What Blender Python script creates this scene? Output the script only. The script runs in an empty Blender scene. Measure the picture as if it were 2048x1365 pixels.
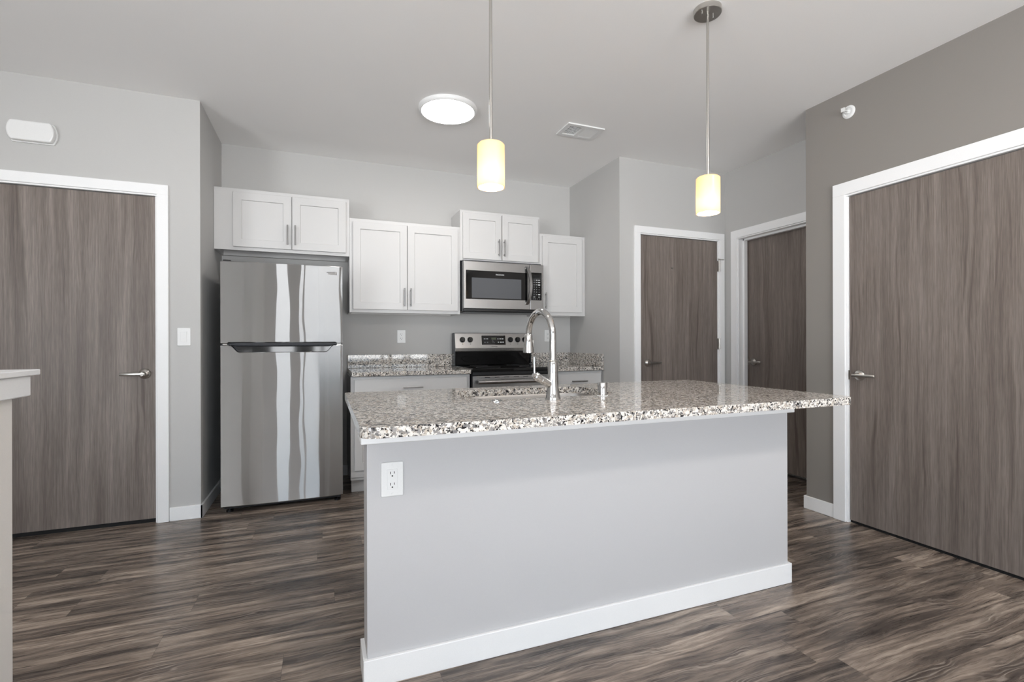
import bpy, bmesh, math, random
from mathutils import Vector, Matrix
PI = math.pi
C = bpy.context.scene.collection
sc = bpy.context.scene

# ------------------------------------------------------------------ camera
F_PX, YAW, ROLL, EYE = 973.26, math.radians(21.28), math.radians(-0.147), 1.148
cd = bpy.data.cameras.new('camera'); cam = bpy.data.objects.new('camera', cd); C.objects.link(cam)
cd.sensor_fit = 'HORIZONTAL'; cd.sensor_width = 36.0; cd.lens = F_PX / 2048 * 36.0
cd.shift_y = 2.23 / 2048; cd.clip_start = 0.02; cd.clip_end = 60
_s, _c = math.sin(YAW), math.cos(YAW)
rx, up, fw = Vector((_c, -_s, 0)), Vector((0, 0, 1)), Vector((_s, _c, 0))
R_ = rx * math.cos(ROLL) + up * math.sin(ROLL); U_ = up * math.cos(ROLL) - rx * math.sin(ROLL)
M = Matrix((R_, U_, -fw)).transposed().to_4x4(); M.translation = Vector((0, 0, EYE))
cam.matrix_world = M
sc.camera = cam

# ------------------------------------------------------------------ view, world, daylight portals
vs = sc.view_settings
vs.view_transform = 'Standard'; vs.look = 'None'; vs.exposure = 0.16; vs.gamma = 1.0; vs.use_curve_mapping = False
SKY_STRENGTH = 6.6
SKY, GROUND_FILL = (0.54, 0.64, 0.74, 1), (2.0, 2.05, 2.1, 1)
DISC_E, FILL_E, BULB_E = 30.0, 105.0, 120.0
w = bpy.data.worlds.new('world'); sc.world = w; w.use_nodes = True
bg = w.node_tree.nodes['Background']; bg.inputs[1].default_value = SKY_STRENGTH
_tc = w.node_tree.nodes.new('ShaderNodeTexCoord'); _sp = w.node_tree.nodes.new('ShaderNodeSeparateXYZ'); _rp = w.node_tree.nodes.new('ShaderNodeValToRGB')
w.node_tree.links.new(_tc.outputs['Generated'], _sp.inputs[0]); w.node_tree.links.new(_sp.outputs[2], _rp.inputs[0]); w.node_tree.links.new(_rp.outputs[0], bg.inputs[0])
_rp.color_ramp.elements[0].position = 0.0; _rp.color_ramp.elements[0].color = GROUND_FILL          # ground side set well above the sky, added uplight for the ceiling
_rp.color_ramp.elements[1].position = 0.03; _rp.color_ramp.elements[1].color = SKY             # even daylight sky
try:
    sc.cycles.use_denoising = True; sc.cycles.max_bounces = 10; sc.cycles.diffuse_bounces = 6
    sc.cycles.sample_clamp_indirect = 8.0
except Exception: pass
YF = -3.0                                   # wall with the windows, behind the camera
WINS = [(-0.98, -0.48, 0.06, 2.22), (-0.20, 2.45, 0.26, 2.22)]
FILL_WIN = (-2.6, 0.0, 0.06, 2.40)            # unseen patio door in the far left wall, added for side light: y0, y1, z0, z1   # x0, x1, z0, z1
for (x0, x1, z0, z1) in WINS:
    ld = bpy.data.lights.new('daylight_portal', 'AREA'); ld.shape = 'RECTANGLE'; ld.size = x1 - x0; ld.size_y = z1 - z0
    ld.cycles.is_portal = True
    lo = bpy.data.objects.new('daylight_portal', ld); C.objects.link(lo)
    lo.location = ((x0 + x1) / 2, YF - 0.13, (z0 + z1) / 2); lo.rotation_euler = (PI / 2, 0, 0)

ld = bpy.data.lights.new('daylight_portal', 'AREA'); ld.shape = 'RECTANGLE'; ld.size = FILL_WIN[3] - FILL_WIN[2]; ld.size_y = FILL_WIN[1] - FILL_WIN[0]; ld.cycles.is_portal = True
lo = bpy.data.objects.new('daylight_portal', ld); C.objects.link(lo)
lo.location = (-3.3 - 0.13, (FILL_WIN[0] + FILL_WIN[1]) / 2, (FILL_WIN[2] + FILL_WIN[3]) / 2); lo.rotation_euler = (0, -PI / 2, 0)

# ------------------------------------------------------------------ helpers: materials
def s2l(r, g, b):
    f = lambda v: (v / 255 / 12.92) if v / 255 <= 0.04045 else ((v / 255 + 0.055) / 1.055) ** 2.4
    return (f(r), f(g), f(b), 1)
class NT:
    def __init__(s, name):
        s.m = bpy.data.materials.new(name); s.m.use_nodes = True; s.t = s.m.node_tree
        s.p = s.t.nodes['Principled BSDF']; s.out = s.t.nodes['Material Output']
    def n(s, typ, **kw):
        nd = s.t.nodes.new(typ)
        for k, v in kw.items(): setattr(nd, k, v)
        return nd
    def put(s, sock, v):
        if isinstance(v, bpy.types.NodeSocket): s.t.links.new(v, sock)
        else: sock.default_value = v
    def math(s, op, a, b=0.0, c=0.0):
        nd = s.n('ShaderNodeMath', operation=op); s.put(nd.inputs[0], a); s.put(nd.inputs[1], b); s.put(nd.inputs[2], c); return nd.outputs[0]
    def xyz(s):
        tc = s.n('ShaderNodeTexCoord'); sp = s.n('ShaderNodeSeparateXYZ'); s.t.links.new(tc.outputs['Object'], sp.inputs[0])
        return sp.outputs[0], sp.outputs[1], sp.outputs[2]
    def obj(s): return s.n('ShaderNodeTexCoord').outputs['Object']
    def vec(s, x, y, z):
        nd = s.n('ShaderNodeCombineXYZ'); s.put(nd.inputs[0], x); s.put(nd.inputs[1], y); s.put(nd.inputs[2], z); return nd.outputs[0]
    def noise(s, v, scale=1.0, detail=4.0, rough=0.55, dist=0.0, out='Fac'):
        nd = s.n('ShaderNodeTexNoise'); s.t.links.new(v, nd.inputs['Vector'])
        nd.inputs['Scale'].default_value = scale; nd.inputs['Detail'].default_value = detail
        nd.inputs['Roughness'].default_value = rough; nd.inputs['Distortion'].default_value = dist
        return nd.outputs[out]
    def voro(s, v, scale, feature='F1', out='Color'):
        nd = s.n('ShaderNodeTexVoronoi', feature=feature); s.t.links.new(v, nd.inputs['Vector']); nd.inputs['Scale'].default_value = scale
        return nd.outputs[out]
    def ramp(s, f, stops, interp='LINEAR'):
        nd = s.n('ShaderNodeValToRGB'); s.put(nd.inputs[0], f); r = nd.color_ramp; r.interpolation = interp
        while len(r.elements) < len(stops): r.elements.new(0.5)
        for e, (p, c) in zip(r.elements, stops): e.position = p; e.color = c if len(c) == 4 else (*c, 1)
        return nd.outputs[0]
    def mix(s, f, a, b, mode='MIX'):
        nd = s.n('ShaderNodeMix', data_type='RGBA', blend_type=mode); s.put(nd.inputs[0], f); s.put(nd.inputs[6], a); s.put(nd.inputs[7], b); return nd.outputs[2]
    def bump(s, h, strength=0.1, dist=0.002):
        nd = s.n('ShaderNodeBump'); s.put(nd.inputs['Height'], h); nd.inputs['Strength'].default_value = strength; nd.inputs['Distance'].default_value = dist
        s.t.links.new(nd.outputs[0], s.p.inputs['Normal'])
    def set(s, **kw):
        for k, v in kw.items(): s.put(s.p.inputs[k.replace('_', ' ')], v)
        return s
def plain(name, col, rough=0.5, metal=0.0, bump=0.0, scale=300, **kw):
    t = NT(name); t.set(Roughness=rough, Metallic=metal, **kw)
    o = t.obj(); nz = t.noise(o, scale, 3)
    t.put(t.p.inputs['Base Color'], t.ramp(nz, [(0.2, tuple(c * 0.97 for c in col[:3])), (0.8, tuple(min(1, c * 1.02) for c in col[:3]))]))
    if bump: t.bump(nz, bump, 0.001)
    return t.m
def emit(name, col, strength):
    t = NT(name); t.set(Base_Color=(*col[:3], 1), Roughness=0.5); t.p.inputs['Emission Color'].default_value = (*col[:3], 1)
    t.p.inputs['Emission Strength'].default_value = strength; return t.m
def door_wood(name, seed):
    t = NT(name); x, y, z = t.xyz(); u = t.math('ADD', t.math('ADD', x, y), seed)
    warp = t.noise(t.vec(t.math('MULTIPLY', u, 2.2), seed, t.math('MULTIPLY', z, 1.1)), 1.0, 3)
    uw = t.math('ADD', u, t.math('MULTIPLY', warp, 0.10))
    big = t.noise(t.vec(t.math('MULTIPLY', uw, 16), seed, t.math('MULTIPLY', z, 0.55)), 1.0, 4, 0.6)
    fine = t.noise(t.vec(t.math('MULTIPLY', u, 170), seed, t.math('MULTIPLY', z, 2.0)), 1.0, 4, 0.7)
    pores = t.noise(t.vec(t.math('MULTIPLY', u, 420), seed, t.math('MULTIPLY', z, 12)), 1.0, 2, 0.6)
    streak = t.noise(t.vec(t.math('MULTIPLY', uw, 30), seed + 3.7, t.math('MULTIPLY', z, 0.9)), 1.0, 2, 0.5, 0.4)
    col = t.ramp(big, [(0.28, s2l(106, 96, 90)), (0.5, s2l(125, 115, 108)), (0.72, s2l(142, 132, 125))])
    col = t.mix(0.55, col, t.ramp(fine, [(0.3, (0.55, 0.55, 0.55)), (0.7, (1.25, 1.25, 1.25))]), 'MULTIPLY')
    col = t.mix(0.4, col, t.ramp(pores, [(0.35, (0.5, 0.5, 0.5)), (0.65, (1.2, 1.2, 1.2))]), 'MULTIPLY')
    col = t.mix(t.ramp(streak, [(0.59, (0, 0, 0)), (0.72, (0.62, 0.62, 0.62))]), col, s2l(76, 66, 60))
    t.set(Base_Color=col, Roughness=0.42); t.p.inputs['Specular IOR Level'].default_value = 0.35
    t.bump(fine, 0.06, 0.0006); return t.m
def floor_mat():
    t = NT('vinyl_plank'); x, y, z = t.xyz(); W, L = 0.152, 1.22
    mul = lambda a_, b_: t.math('MULTIPLY', a_, b_)
    row = t.math('FLOOR', t.math('DIVIDE', y, W))
    wn = t.n('ShaderNodeTexWhiteNoise', noise_dimensions='1D'); t.put(wn.inputs['W'], row)
    xs = t.math('ADD', x, mul(wn.outputs[0], L))
    colm = t.math('FLOOR', t.math('DIVIDE', xs, L))
    wn2 = t.n('ShaderNodeTexWhiteNoise', noise_dimensions='2D'); t.t.links.new(t.vec(row, colm, 0.0), wn2.inputs['Vector'])
    seed = wn2.outputs[0]; sd = mul(seed, 37.0)
    warp = t.noise(t.vec(mul(x, 1.8), mul(y, 6.0), sd), 1.0, 3, 0.6)
    yw = t.math('ADD', y, mul(t.math('SUBTRACT', warp, 0.5), 0.075))
    band = t.noise(t.vec(mul(x, 1.5), mul(yw, 30), sd), 1.0, 5, 0.62)
    broad = t.noise(t.vec(mul(x, 2.0), mul(y, 9), t.math('ADD', sd, 3.0)), 1.0, 3, 0.6)
    grain = t.noise(t.vec(mul(x, 5.0), mul(yw, 150), sd), 1.0, 4, 0.7)
    mott = t.noise(t.vec(mul(x, 22), mul(yw, 90), sd), 1.0, 3, 0.6)
    ring = t.math('SINE', mul(t.math('ADD', yw, mul(warp, 0.15)), 420))
    fig = t.noise(t.vec(mul(x, 2.6), mul(y, 9), t.math('ADD', sd, 9.0)), 1.0, 2)
    tone = t.math('ADD', mul(band, 0.62), mul(broad, 0.38))
    col = t.ramp(tone, [(0.33, s2l(50, 43, 40)), (0.43, s2l(86, 77, 71)), (0.53, s2l(136, 122, 111)), (0.64, s2l(186, 171, 157))])
    col = t.mix(0.75, col, t.ramp(grain, [(0.3, (0.62, 0.61, 0.60)), (0.7, (1.25, 1.25, 1.25))]), 'MULTIPLY')
    col = t.mix(0.45, col, t.ramp(mott, [(0.32, (0.65, 0.64, 0.63)), (0.68, (1.18, 1.18, 1.18))]), 'MULTIPLY')
    figm = mul(t.ramp(fig, [(0.56, (0, 0, 0)), (0.68, (1, 1, 1))]), 0.55)
    col = t.mix(figm, col, t.ramp(ring, [(0.0, s2l(62, 53, 49)), (0.5, s2l(122, 111, 103)), (1.0, s2l(160, 149, 139))]))
    crack = t.noise(t.vec(mul(x, 3.2), mul(yw, 75), t.math('ADD', sd, 21.0)), 1.0, 2, 0.5)
    col = t.mix(t.ramp(crack, [(0.70, (0, 0, 0)), (0.76, (0.8, 0.8, 0.8))]), col, s2l(42, 36, 33))
    knot = t.voro(t.vec(mul(x, 1.7), mul(y, 4.8), 0.0), 1.0, 'F1', 'Distance')
    col = t.mix(t.ramp(knot, [(0.02, (0.85, 0.85, 0.85)), (0.06, (0, 0, 0))]), col, s2l(44, 37, 34))
    col = t.mix(1.0, col, t.ramp(seed, [(0, (0.90, 0.90, 0.90)), (1, (1.09, 1.08, 1.07))]), 'MULTIPLY')
    ey = t.math('ABSOLUTE', t.math('SUBTRACT', t.math('FRACT', t.math('DIVIDE', y, W)), 0.5))
    ex = t.math('ABSOLUTE', t.math('SUBTRACT', t.math('FRACT', t.math('DIVIDE', xs, L)), 0.5))
    seam = t.math('MAXIMUM', t.math('GREATER_THAN', ey, 0.4960), t.math('GREATER_THAN', ex, 0.4993))
    col = t.mix(mul(seam, 0.5), col, s2l(44, 38, 36))
    t.set(Base_Color=col, Roughness=t.ramp(grain, [(0.3, (0.24,) * 3), (0.7, (0.34,) * 3)])); t.p.inputs['Specular IOR Level'].default_value = 0.5
    t.bump(t.math('SUBTRACT', grain, mul(seam, 1.0)), 0.10, 0.0010); return t.m
def granite_mat():
    t = NT('speckled_granite'); o = t.obj()
    dv = t.n('ShaderNodeVectorMath', operation='MULTIPLY_ADD'); nz = t.noise(o, 70, 3, 0.6, 0, 'Color')
    t.t.links.new(nz, dv.inputs[0]); dv.inputs[1].default_value = (0.022,) * 3; t.t.links.new(o, dv.inputs[2]); v = dv.outputs[0]
    a = t.voro(v, 120); sp = t.n('ShaderNodeSeparateColor'); t.t.links.new(a, sp.inputs[0])
    col = t.ramp(sp.outputs[0], [(0.0, s2l(26, 26, 29)), (0.055, s2l(44, 43, 45)), (0.075, s2l(112, 110, 110)), (0.25, s2l(158, 154, 151)), (0.28, s2l(178, 166, 153)),
                                 (0.44, s2l(196, 186, 174)), (0.46, s2l(208, 203, 196)), (1.0, s2l(232, 227, 220))], 'LINEAR')
    b = t.voro(v, 210); sp2 = t.n('ShaderNodeSeparateColor'); t.t.links.new(b, sp2.inputs[0])
    col = t.mix(t.math('GREATER_THAN', sp2.outputs[1], 0.90), col, s2l(30, 30, 33))
    col = t.mix(t.math('LESS_THAN', sp2.outputs[2], 0.16), col, s2l(140, 134, 128))
    t.set(Base_Color=col, Roughness=0.045); return t.m
def steel(name, col, rough, aniso=0.0, wave=0.0, rot=0.0):
    t = NT(name); x, y, z = t.xyz()
    t.set(Base_Color=col, Metallic=1.0, Roughness=rough)
    t.p.inputs['Anisotropic'].default_value = aniso; t.p.inputs['Anisotropic Rotation'].default_value = rot
    if aniso:
        tg = t.n('ShaderNodeTangent', direction_type='RADIAL', axis='Z'); t.t.links.new(tg.outputs[0], t.p.inputs['Tangent'])
    if wave:
        h = t.noise(t.vec(t.math('MULTIPLY', x, 5.0), t.math('MULTIPLY', y, 2.0), t.math('MULTIPLY', z, 2.2)), 1.0, 1)
        t.bump(h, 1.0, wave)
    return t.m

def brushed(name, col, rough, aniso, wave):
    t = NT(name); t.t.nodes.remove(t.p); x, y, z = t.xyz()
    g = t.n('ShaderNodeBsdfAnisotropic', distribution='BECKMANN'); g.inputs['Color'].default_value = col
    g.inputs['Roughness'].default_value = rough; g.inputs['Anisotropy'].default_value = aniso; g.inputs['Rotation'].default_value = 0.0
    tg = t.n('ShaderNodeTangent', direction_type='RADIAL', axis='Z'); t.t.links.new(tg.outputs[0], g.inputs['Tangent'])
    h = t.noise(t.vec(t.math('MULTIPLY', x, 5.0), 0.0, t.math('MULTIPLY', z, 2.2)), 1.0, 1)
    b = t.n('ShaderNodeBump'); t.put(b.inputs['Height'], h); b.inputs['Strength'].default_value = 1.0; b.inputs['Distance'].default_value = wave
    t.t.links.new(b.outputs[0], g.inputs['Normal']); t.t.links.new(g.outputs[0], t.out.inputs[0]); return t.m

MAT = dict(
    wall=plain('warm_grey_paint', s2l(190, 189, 187), 0.75, bump=0.05), accent=plain('taupe_paint', s2l(137, 132, 127), 0.7, bump=0.05),
    ceil=plain('ceiling_paint', s2l(244, 243, 242), 0.85, bump=0.05), trim=plain('white_trim_paint', s2l(240, 240, 240), 0.35),
    half=plain('light_warm_paint', s2l(228, 224, 219), 0.7, bump=0.05), island=plain('pale_grey_paint', s2l(194, 193, 194), 0.6, bump=0.05),
    cab=plain('white_cabinet_lacquer', s2l(204, 203, 202), 0.38), plastic=plain('white_plastic', s2l(230, 230, 229), 0.3),
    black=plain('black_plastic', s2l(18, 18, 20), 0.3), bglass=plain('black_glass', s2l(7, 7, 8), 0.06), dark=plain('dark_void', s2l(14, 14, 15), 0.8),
    greymesh=plain('microwave_window_screen', s2l(86, 88, 92), 0.12), smoke=plain('charcoal_trim', s2l(58, 60, 64), 0.25),
    fridge=brushed('brushed_fridge_steel', (0.40, 0.395, 0.39, 1), 0.15, 0.965, 0.0012), steel=steel('satin_steel', (0.40, 0.395, 0.39, 1), 0.26), pull=steel('dark_nickel', (0.30, 0.295, 0.29, 1), 0.3),
    chrome=steel('polished_chrome', (0.62, 0.61, 0.60, 1), 0.05), nickel=steel('brushed_nickel', (0.55, 0.53, 0.50, 1), 0.28),
    sinksteel=steel('sink_steel', (0.34, 0.32, 0.30, 1), 0.38), bside=plain('fridge_side_paint', s2l(62, 64, 67), 0.45),
    granite=granite_mat(), floor=floor_mat(),
    mark=plain('white_print', s2l(225, 225, 225), 0.5), dim=plain('grey_print', s2l(110, 110, 112), 0.5), ink=plain('dark_print', s2l(60, 60, 62), 0.5),
    led=plain('unlit_clock_segments', s2l(86, 92, 74), 0.4), slot=plain('socket_slot_black', s2l(20, 20, 20), 0.6),
    disc=emit('glowing_diffuser', (1.0, 0.965, 0.93), DISC_E), disc_fill=emit('glowing_fill_diffuser', (1.0, 0.95, 0.90), FILL_E), bulb=emit('warm_bulb', (1.0, 0.89, 0.76), BULB_E))
for i in (1, 2, 3, 4): MAT['door%d' % i] = door_wood('grey_brown_veneer', 7.3 * i)
def shade_mat():
    t = NT('opal_glass'); t.t.nodes.remove(t.p)
    tr = t.n('ShaderNodeBsdfTranslucent'); tr.inputs[0].default_value = s2l(240, 220, 186)
    df = t.n('ShaderNodeBsdfDiffuse'); df.inputs[0].default_value = s2l(250, 236, 212)
    mx = t.n('ShaderNodeMixShader'); mx.inputs[0].default_value = 0.45
    t.t.links.new(tr.outputs[0], mx.inputs[1]); t.t.links.new(df.outputs[0], mx.inputs[2])
    gl = t.n('ShaderNodeBsdfGlossy'); gl.inputs[1].default_value = 0.2; m2 = t.n('ShaderNodeMixShader'); m2.inputs[0].default_value = 0.04
    t.t.links.new(mx.outputs[0], m2.inputs[1]); t.t.links.new(gl.outputs[0], m2.inputs[2]); t.t.links.new(m2.outputs[0], t.out.inputs[0]); return t.m
MAT['shade'] = shade_mat()
def pane_mat():
    t = NT('window_glass'); t.t.nodes.remove(t.p)
    tr = t.n('ShaderNodeBsdfTransparent'); gl = t.n('ShaderNodeBsdfGlossy'); gl.inputs[1].default_value = 0.0
    mx = t.n('ShaderNodeMixShader'); mx.inputs[0].default_value = 0.06
    t.t.links.new(tr.outputs[0], mx.inputs[1]); t.t.links.new(gl.outputs[0], mx.inputs[2]); t.t.links.new(mx.outputs[0], t.out.inputs[0]); return t.m
MAT['pane'] = pane_mat()

# ------------------------------------------------------------------ helpers: geometry (all in world coordinates)
class MB:
    def __init__(s): s.b = bmesh.new()
    def box(s, x0, x1, y0, y1, z0, z1, bev=0.0, seg=2):
        vs_ = [s.b.verts.new((x, y, z)) for x in (x0, x1) for y in (y0, y1) for z in (z0, z1)]
        fs = [s.b.faces.new([vs_[i] for i in f]) for f in ((0, 1, 3, 2), (4, 6, 7, 5), (0, 4, 5, 1), (2, 3, 7, 6), (0, 2, 6, 4), (1, 5, 7, 3))]
        if bev:
            es = list({e for f in fs for e in f.edges}); bmesh.ops.bevel(s.b, geom=es, offset=bev, segments=seg, affect='EDGES', profile=0.5)
        return s
    def prism(s, pts, axis, a, b):
        """closed outline pts in the plane across axis, from a to b"""
        def P(p, t): return {'x': (t, p[0], p[1]), 'y': (p[0], t, p[1]), 'z': (p[0], p[1], t)}[axis]
        A = [s.b.verts.new(P(p, a)) for p in pts]; B = [s.b.verts.new(P(p, b)) for p in pts]; n = len(pts)
        s.b.faces.new(A); s.b.faces.new(B[::-1])
        for i in range(n): s.b.faces.new((A[i], B[i], B[(i + 1) % n], A[(i + 1) % n]))
        return s
    def tube(s, pts, r, n=16, caps=True):
        pts = [Vector(p) for p in pts]; rs = r if isinstance(r, (list, tuple)) else [r] * len(pts)
        rings = []; ref = None
        for i, p in enumerate(pts):
            d = (pts[min(i + 1, len(pts) - 1)] - pts[max(i - 1, 0)]).normalized()
            if ref is None: ref = d.orthogonal().normalized()
            ref = (ref - d * ref.dot(d)).normalized(); q = d.cross(ref)
            rings.append([s.b.verts.new(p + (ref * math.cos(2 * PI * k / n) + q * math.sin(2 * PI * k / n)) * rs[i]) for k in range(n)])
        for a, b in zip(rings, rings[1:]):
            for k in range(n): s.b.faces.new((a[k], a[(k + 1) % n], b[(k + 1) % n], b[k]))
        if caps: s.b.faces.new(rings[0][::-1]); s.b.faces.new(rings[-1])
        return s
    def lathe(s, c, prof, axis='z', n=48, caps=(True, True)):
        """prof: [(radius, offset along axis)]"""
        def P(r, t, a):
            u, v = r * math.cos(a), r * math.sin(a)
            return Vector(c) + Vector({'z': (u, v, t), 'y': (u, t, v), 'x': (t, u, v)}[axis])
        rings = [[s.b.verts.new(P(r, t, 2 * PI * k / n)) for k in range(n)] for r, t in prof]
        for a, b in zip(rings, rings[1:]):
            for k in range(n): s.b.faces.new((a[k], a[(k + 1) % n], b[(k + 1) % n], b[k]))
        if caps[0]: s.b.faces.new(rings[0][::-1])
        if caps[1]: s.b.faces.new(rings[-1])
        return s
    def shaker(s, x0, x1, z0, z1, yf, th=0.02, rail=0.057, dep=0.009):
        def ring(i, y): return [s.b.verts.new((x, y, z)) for x, z in ((x0 + i, z0 + i), (x1 - i, z0 + i), (x1 - i, z1 - i), (x0 + i, z1 - i))]
        rs = [ring(0, yf + th), ring(0, yf + 0.0015), ring(0.0015, yf), ring(rail, yf), ring(rail + 0.003, yf + dep)]
        s.b.faces.new(rs[0])
        for a, b in zip(rs, rs[1:]):
            for k in range(4): s.b.faces.new((a[k], a[(k + 1) % 4], b[(k + 1) % 4], b[k]))
        s.b.faces.new(rs[-1]); return s
    def build(s, name, mat, parent=None, smooth=False, bevel=0.0):
        bmesh.ops.recalc_face_normals(s.b, faces=s.b.faces)
        me = bpy.data.meshes.new(name); s.b.to_mesh(me); s.b.free()
        me.materials.append(MAT[mat] if isinstance(mat, str) else mat)
        o = bpy.data.objects.new(name, me); C.objects.link(o)
        if smooth:
            me.polygons.foreach_set('use_smooth', [True] * len(me.polygons))
            try: me.set_sharp_from_angle(angle=math.radians(38))
            except Exception: pass
        if bevel:
            m = o.modifiers.new('bevel', 'BEVEL'); m.width = bevel; m.segments = 2; m.limit_method = 'ANGLE'; m.angle_limit = math.radians(40)
        if parent: attach(o, parent)
        return o
def attach(o, parent):
    o.parent = parent
    if parent.type == 'EMPTY': o.location = -parent.location     # vertices stay in world coordinates
def thing(name, label, cat, loc, group=None):
    o = bpy.data.objects.new(name, None); C.objects.link(o); o.location = loc; o.empty_display_size = 0.1
    o['label'] = label; o['category'] = cat
    if group: o['group'] = group
    return o
def tag(o, label, cat, group=None, kind=None):
    o['label'] = label; o['category'] = cat
    if group: o['group'] = group
    if kind: o['kind'] = kind
    return o
def struct(name, mb, mat, label, cat, bevel=0.0):
    return tag(mb.build(name, mat, bevel=bevel), label, cat, kind='structure')
def rrect(x0, x1, y0, y1, r, n=8):
    rr = r if isinstance(r, (tuple, list)) else (r,) * 4; pts = []
    for (cx, cy, a0, q) in ((x1 - rr[0], y1 - rr[0], 0, rr[0]), (x0 + rr[1], y1 - rr[1], 90, rr[1]), (x0 + rr[2], y0 + rr[2], 180, rr[2]), (x1 - rr[3], y0 + rr[3], 270, rr[3])):
        for k in range(n + 1):
            a = math.radians(a0 + 90 * k / n); pts.append((cx + q * math.cos(a), cy + q * math.sin(a)))
    return pts
def text_mesh(name, txt, size, loc, rot, mat, parent, extrude=0.0004):
    cu = bpy.data.curves.new(name, 'FONT'); cu.body = txt; cu.size = size; cu.align_x = 'CENTER'; cu.align_y = 'CENTER'; cu.extrude = extrude
    t = bpy.data.objects.new(name, cu); C.objects.link(t); bpy.context.view_layer.update()
    me = bpy.data.meshes.new_from_object(t.evaluated_get(bpy.context.evaluated_depsgraph_get()))
    bpy.data.objects.remove(t); bpy.data.curves.remove(cu)
    me.transform(Matrix.Translation(loc) @ rot.to_4x4()); me.materials.clear(); me.materials.append(MAT[mat])
    o = bpy.data.objects.new(name, me); C.objects.link(o); attach(o, parent); return o
FACE_Y = Matrix.Rotation(PI / 2, 3, 'X')       # text on a front that faces the camera (-Y)

# ------------------------------------------------------------------ room shell
H = 2.74
XL, YL, YB, XR, YD, XS, XW, YW = -0.747, 3.724, 4.459, 2.379, 3.5585, 3.555, 3.104, 2.387
XFAR = -3.3
struct('floor', MB().box(XFAR - .2, XS + .3, YF - .2, YB + .2, -0.05, 0.0), 'floor', 'grey brown wood plank floor under the whole kitchen', 'floor')
struct('ceiling', MB().box(XFAR - .2, XS + .3, YF - .2, YB + .2, H, H + 0.06), 'ceil', 'flat pale grey painted ceiling over the kitchen', 'ceiling')
def wall_hole(axis, face, back, a0, a1, holes):
    """wall slab from face to back along axis, with door recesses (a, b, top) that are closed at their rear"""
    m = MB(); lo, hi = min(face, back), max(face, back)
    def bx(p, q, z0, z1, l=lo, h=hi):
        if q - p < 1e-6: return
        m.box(p, q, l, h, z0, z1) if axis == 'y' else m.box(l, h, p, q, z0, z1)
    cur = a0
    for (a, b, top) in sorted(holes):
        bx(cur, a, 0, H); bx(a, b, top, H)
        rear = (back - 0.02, back) if back > face else (back, back + 0.02)
        bx(a, b, 0, top, *rear); cur = b
    bx(cur, a1, 0, H); return m
D1 = (-1.915, -0.995); D2 = (2.597, 3.458); D3 = (2.47, 3.395); D4 = (1.175, 2.098)
struct('wall_left', wall_hole('y', YL, YL + .16, XFAR, XL - .16, [(D1[0] - .012, D1[1] + .012, 2.098)]).box(XL - .16, XL, YL, YB, 0, H), 'wall',
       'light grey wall with the wood door and light switch beside the refrigerator', 'wall')
struct('wall_back', MB().box(XL - .16, XR + .16, YB, YB + .14, 0, H), 'wall', 'light grey wall behind the kitchen cabinets and range', 'wall')
struct('wall_back_right', wall_hole('y', YD, YD + .16, XR + .14, XS + .2, [(D2[0] - .012, D2[1] + .012, 2.100)]).box(XR, XR + .14, YD, YB, 0, H), 'wall',
       'light grey wall around the far wood door, right of the kitchen cabinets', 'wall')
struct('wall_hall', wall_hole('x', XS, XS + .2, YW - .12, YD, [(D3[0] - .012, D3[1] + .012, 2.095)]), 'wall', 'shaded light grey side wall of the entry nook', 'wall')
struct('wall_right', wall_hole('x', XW, XW + .16, YF, YW, [(D4[0] - .012, D4[1] + .012, 2.078)]).box(XW + .16, XS, YW - .14, YW, 0, H), 'accent',
       'dark taupe accent wall around the large wood door on the right', 'wall')
struct('wall_far_left', MB().box(XFAR - .14, XFAR, YF, FILL_WIN[0], 0, H).box(XFAR - .14, XFAR, FILL_WIN[1], YL + .16, 0, H)
       .box(XFAR - .14, XFAR, FILL_WIN[0], FILL_WIN[1], 0, FILL_WIN[2]).box(XFAR - .14, XFAR, FILL_WIN[0], FILL_WIN[1], FILL_WIN[3], H), 'wall', 'light grey side wall of the living area, out of view', 'wall')
m = MB(); cur = XFAR - .14
for (x0, x1, z0, z1) in WINS:
    m.box(cur, x0, YF - .14, YF, 0, H); m.box(x0, x1, YF - .14, YF, 0, z0); m.box(x0, x1, YF - .14, YF, z1, H); cur = x1
m.box(cur, XW + .16, YF - .14, YF, 0, H)
struct('wall_front', m, 'wall', 'light grey window wall behind the camera', 'wall')
for i, (x0, x1, z0, z1) in enumerate(WINS):
    m = MB(); t_ = 0.045
    for a, b, c_, d in ((x0, x0 + t_, z0, z1), (x1 - t_, x1, z0, z1), (x0 + t_, x1 - t_, z0, z0 + t_), (x0 + t_, x1 - t_, z1 - t_, z1)): m.box(a, b, YF - .1, YF - .04, c_, d)
    if i == 1:
        for xm in (0.0, 1.33, 1.86): m.box(xm - .03, xm + .03, YF - .1, YF - .04, z0 + t_, z1 - t_)
    wf = struct('window_%d' % (i + 1), m, 'trim', ('narrow white window' if i == 0 else 'wide white window with mullions') + ' behind the camera', 'window')
    MB().box(x0 + t_ * .5, x1 - t_ * .5, YF - .072, YF - .068, z0 + t_ * .5, z1 - t_ * .5).build('pane', 'pane', wf)

m = MB(); a, b, c_, d = FILL_WIN; t_ = .05
for p, q, r, u in ((a, a + t_, c_, d), (b - t_, b, c_, d), (a + t_, b - t_, c_, c_ + t_), (a + t_, b - t_, d - t_, d), ((a + b) / 2 - .04, (a + b) / 2 + .04, c_ + t_, d - t_)): m.box(XFAR - .1, XFAR - .04, p, q, r, u)
wf = struct('window_3', m, 'trim', 'white sliding patio door added in the far left wall for side light, out of view', 'window')
MB().box(XFAR - .072, XFAR - .068, a + .02, b - .02, c_ + .02, d - .02).build('pane', 'pane', wf)

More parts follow.
